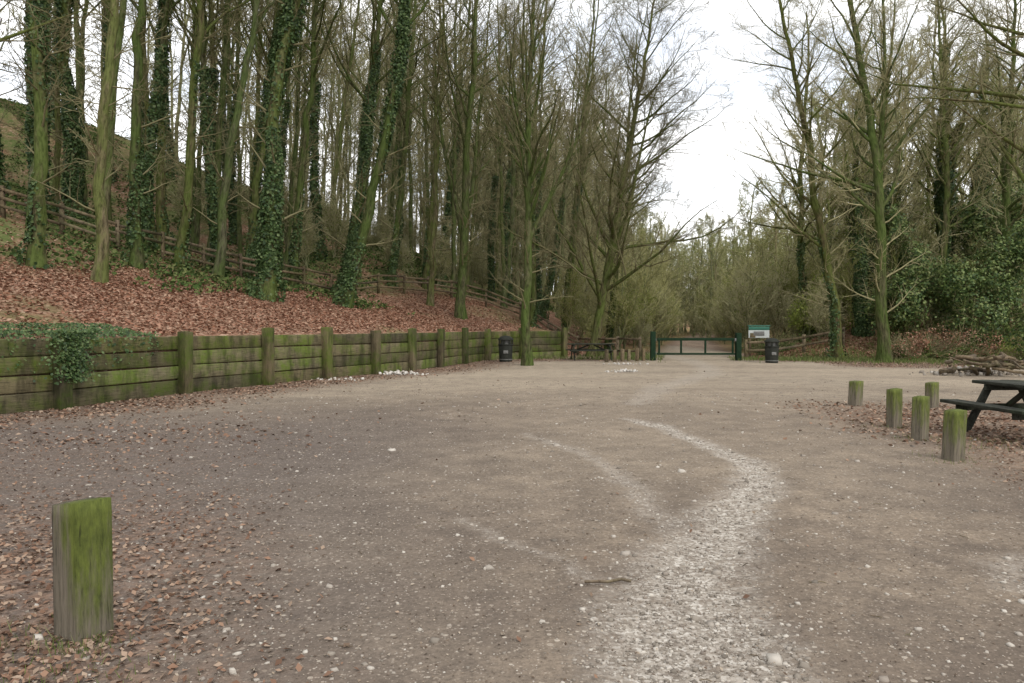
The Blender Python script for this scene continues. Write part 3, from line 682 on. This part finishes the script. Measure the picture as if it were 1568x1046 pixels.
shrub('holly_bush', 22.6, 36.2, [(0, 0, 2.2, 1.7, 1.6), (1.0, .4, 4.2, 1.4, 1.5), (-1.2, 0, 3.6, 1.1, 1.2), (2.3, 0, 2.2, 1.5, 1.4), (2.4, 0, 5.6, 1.1, 1.2)], 21000, .075, M_holly, 72, 16)
shrub('laurel_bush', 20.6, 29.2, [(0, 0, 1.3, 1.3, 1.0), (1.4, .5, 2.2, 1.3, 1.2), (2.8, 0, 1.5, 1.3, 1.3), (1.2, 0, 3.5, .8, .8)], 13000, .065, M_holly, 73, 14)
shrub('holly_bush', 26.5, 41, [(0, 0, 3.4, 2.0, 2.0), (1, 0, 6.0, 1.5, 1.6), (-1.4, 0, 5.2, 1.2, 1.3)], 17000, .085, M_holly, 74, 14)
shrub('holly_bush', 21.2, 44, [(0, 0, 3.4, 1.8, 2.2), (.3, 0, 6.8, 1.4, 1.8)], 14000, .09, M_ivy, 75)
shrub('bramble_bush', 16.6, 42, [(0, 0, 1.3, 1.3, 1.2), (.8, 0, 2.6, .9, 1.1), (1.8, 0, 1.5, 1.2, 1.2)], 6000, .065, M_fresh, 79, 22)
shrub('bramble_bush', 18.0, 35.0, [(0, 0, .6, 1.2, .8), (1.6, .2, .7, 1.2, .9), (3.4, -.2, .7, 1.3, .8)], 3500, .05, M_dead, 76, 24)
shrub('bramble_bush', 22.0, 32.0, [(0, 0, .5, 1.2, .7), (1.6, .2, .6, 1.2, .9)], 3500, .05, M_fresh, 77, 20)
shrub('bramble_bush', 13.6, 40.5, [(0, 0, .4, 1.2, .6), (1.6, .2, .5, 1.2, .7)], 2500, .05, M_under, 78, 14)

# ---- ivy trailing over wall top (left)
r = np.random.default_rng(90); n = 5600
y = np.concatenate([r.uniform(11, 17.2, n - 1500), r.normal(14.75, .20, 1500)]); dr = np.concatenate([r.uniform(-1.2, .14, n - 1500), np.full(1500, .3) + r.uniform(-.02, .06, 1500)])
x = xw(y) + dr; z = np.where(dr < 0, 1.38 + .12 * r.uniform(0, 1, n) * (1.1 + vnoise(x * 2, y * 2, 5)), 1.42 - r.uniform(0, 1, n) ** 2 * .6 * (1 + vnoise(y * 3, y, 6)))
z[-1500:] = 1.5 - r.uniform(0, 1, 1500) ** 1.6 * 1.0; z = np.where(dr < 0, np.maximum(z, hz(x, y) + .03), z)
V, F = leaf_quads(np.stack([x, y, z], 1), r.normal(0, .5, (n, 3)) + np.array([.6, -.4, .6]), r.uniform(.022, .045, n), .8, .1, r)
add_obj('trailing_ivy', mesh_quads('trailing_ivy', V, F, [M_ivy]))

# ---- hillside undergrowth
n = 150000; r = np.random.default_rng(91)
y = r.uniform(14, 80, n); off = r.uniform(.5, 42, n); x = xw(y) - off; s_ = hs(x, y)
pn = vnoise(x * .55, y * .55, 92) + .5 * vnoise(x * 2, y * 2, 93)
ok = (pn > np.interp(s_, [0, 5, 9, 40], [.6, .45, .0, -.1])); x, y, pn = x[ok], y[ok], pn[ok]
V, F = leaf_quads(np.stack([x, y, hz(x, y) + r.uniform(.02, .35, len(x)) * np.clip(pn + .3, .2, 1)], 1), r.normal(0, .6, (len(x), 3)) + np.array([0, -.3, .8]), r.uniform(.045, .11, len(x)), .7, .1, r)
add_obj('ground_ivy', mesh_quads('ground_ivy', V, F, [M_under]))

# ---- grass
r = np.random.default_rng(95)
xs, ys_ = [], []
def patch(cx, cy, rx, ry, n):
    xs.append(cx + r.normal(0, rx, n)); ys_.append(cy + r.normal(0, ry, n))
patch(-2.2, 3.75, .10, .08, 120); patch(-2.05, 3.3, .25, .15, 110); patch(-2.5, 3.9, .15, .15, 70)
for a, b in [(5.3, 9.0), (5.77, 10.6), (6.07, 11.9), (6.0, 9.8), (6.6, 10.4)]: patch(a, b, .25, .2, 110)
patch(14.5, 35.5, 2.6, .6, 2600); patch(19, 33.5, 2.5, 1.0, 1800); patch(16.5, 37.2, 3, 1, 2000); patch(6.0, 41, 1.2, 2.5, 2500); patch(22, 30, 2, 1, 1500)
patch(5.5, 36.2, 1.2, .5, 500); patch(2, 36.8, 1.4, .4, 300); patch(-4.2, 26.9, .2, .5, 150)
x = np.concatenate(xs); y = np.concatenate(ys_); ok = (x > xw(y) + .1) & ~((np.abs(x - pathx(y)) < 1.6) & (y > 30)); x, y = x[ok], y[ok]
h = r.uniform(.025, .075, len(x)) * np.where(y > 20, 2.6, 1)
V, F = blades(x, y, gz(x, y) - .01, h, np.where(y > 20, .018, .003), r)
add_obj('grass', mesh_quads('grass', V, F, [M_grass]))

# ---- log / branch pile at right
r = np.random.default_rng(97)
k = 46; c = np.stack([15.9 + r.normal(0, .9, k), 24.3 + r.normal(0, .45, k), .1 + r.uniform(0, .55, k)], 1); d = norm(np.stack([r.normal(0, 1, k), r.normal(0, .5, k), r.normal(0, .22, k)], 1)); L = r.uniform(.5, 1.5, k)[:, None, None]
tt = np.linspace(-.5, .5, 6)[None, :, None]; P = c[:, None] + d[:, None] * tt * L + r.normal(0, .02, (k, 6, 3)); R = r.uniform(.02, .085, k)[:, None] * np.ones((1, 6)); R[:, 0] *= .02; R[:, -1] *= .02; P[:, 0] = P[:, 1] - d * .005; P[:, -1] = P[:, -2] + d * .005
V, F = tubes(P, R, 8); add_obj('log_pile', mesh_quads('log_pile', V, F, [M_log]))
# ---- fallen twigs on ground
k = 160; y = 2.5 + r.uniform(0, 1, k) ** 1.3 * 22; x = r.uniform(-.8, .8, k) * y; a = r.uniform(0, 6.28, k); L = r.uniform(.03, .10, k)[:, None, None]
c = np.stack([x, y, gz(x, y) + .006], 1); d = np.stack([np.cos(a), np.sin(a), a * 0], 1); P = c[:, None] + d[:, None] * np.linspace(-.5, .5, 5)[None, :, None] * L + r.normal(0, .004, (k, 5, 3)); R = np.full((k, 5), .0025)
P0 = np.array([[(.45, 4.62, .02), (.52, 4.6, .03), (.6, 4.61, .025), (.68, 4.64, .03), (.74, 4.63, .02)]]); P = np.vstack([P, P0]); R = np.vstack([R, np.full((1, 5), .010)])
V, F = tubes(P, R, 5); add_obj('fallen_twigs', mesh_quads('fallen_twigs', V, F, [M_log]))

# ------------------------------------------------------------------ world, sun, camera
w = bpy.data.worlds.new('World'); scene.world = w; w.use_nodes = True; nt = w.node_tree; nt.nodes.clear()
o = nt.nodes.new('ShaderNodeOutputWorld'); bg = nt.nodes.new('ShaderNodeBackground'); sky = nt.nodes.new('ShaderNodeTexSky')
el, az = math.radians(42), math.radians(150)
sky.sky_type = 'NISHITA'; sky.sun_disc = False; sky.sun_elevation = el; sky.sun_rotation = az
tc = nt.nodes.new('ShaderNodeTexCoord'); mp = nt.nodes.new('ShaderNodeMapping'); mp.inputs['Scale'].default_value = (1, 1, 2.5)
nz = nt.nodes.new('ShaderNodeTexNoise'); nz.inputs['Scale'].default_value = 4.0; nz.inputs['Detail'].default_value = 6
rp_ = nt.nodes.new('ShaderNodeValToRGB'); rp_.color_ramp.elements[0].position = .36; rp_.color_ramp.elements[0].color = (.55, .55, .55, 1); rp_.color_ramp.elements[1].position = .52
mx = nt.nodes.new('ShaderNodeMixRGB'); mx.inputs[2].default_value = (11.2, 11.2, 11.3, 1)
nt.links.new(tc.outputs['Generated'], mp.inputs[0]); nt.links.new(mp.outputs[0], nz.inputs['Vector']); nt.links.new(nz.outputs['Fac'], rp_.inputs[0])
nt.links.new(rp_.outputs[0], mx.inputs[0]); nt.links.new(sky.outputs[0], mx.inputs[1]); nt.links.new(mx.outputs[0], bg.inputs[0]); bg.inputs[1].default_value = .15
nt.links.new(bg.outputs[0], o.inputs[0])
sd = bpy.data.lights.new('sun', 'SUN'); sd.energy = 1.5; sd.angle = math.radians(14); sd.color = (1, .93, .82)
so = bpy.data.objects.new('sun', sd); scene.collection.objects.link(so)
dirv = Vector((math.sin(az) * math.cos(el), math.cos(az) * math.cos(el), math.sin(el)))
so.rotation_euler = dirv.to_track_quat('Z', 'Y').to_euler()
cam = bpy.data.cameras.new('camera'); co = bpy.data.objects.new('camera', cam); scene.collection.objects.link(co)
cam.sensor_width = 36; cam.lens = 36 * 1150 / 1568; cam.clip_end = 3000; cam.clip_start = .05
co.location = (0, 0, 1.6); co.rotation_euler = (math.radians(90 - 1.15), 0, 0)
scene.camera = co
scene.view_settings.view_transform = 'Standard'; scene.view_settings.look = 'None'; scene.view_settings.exposure = 0
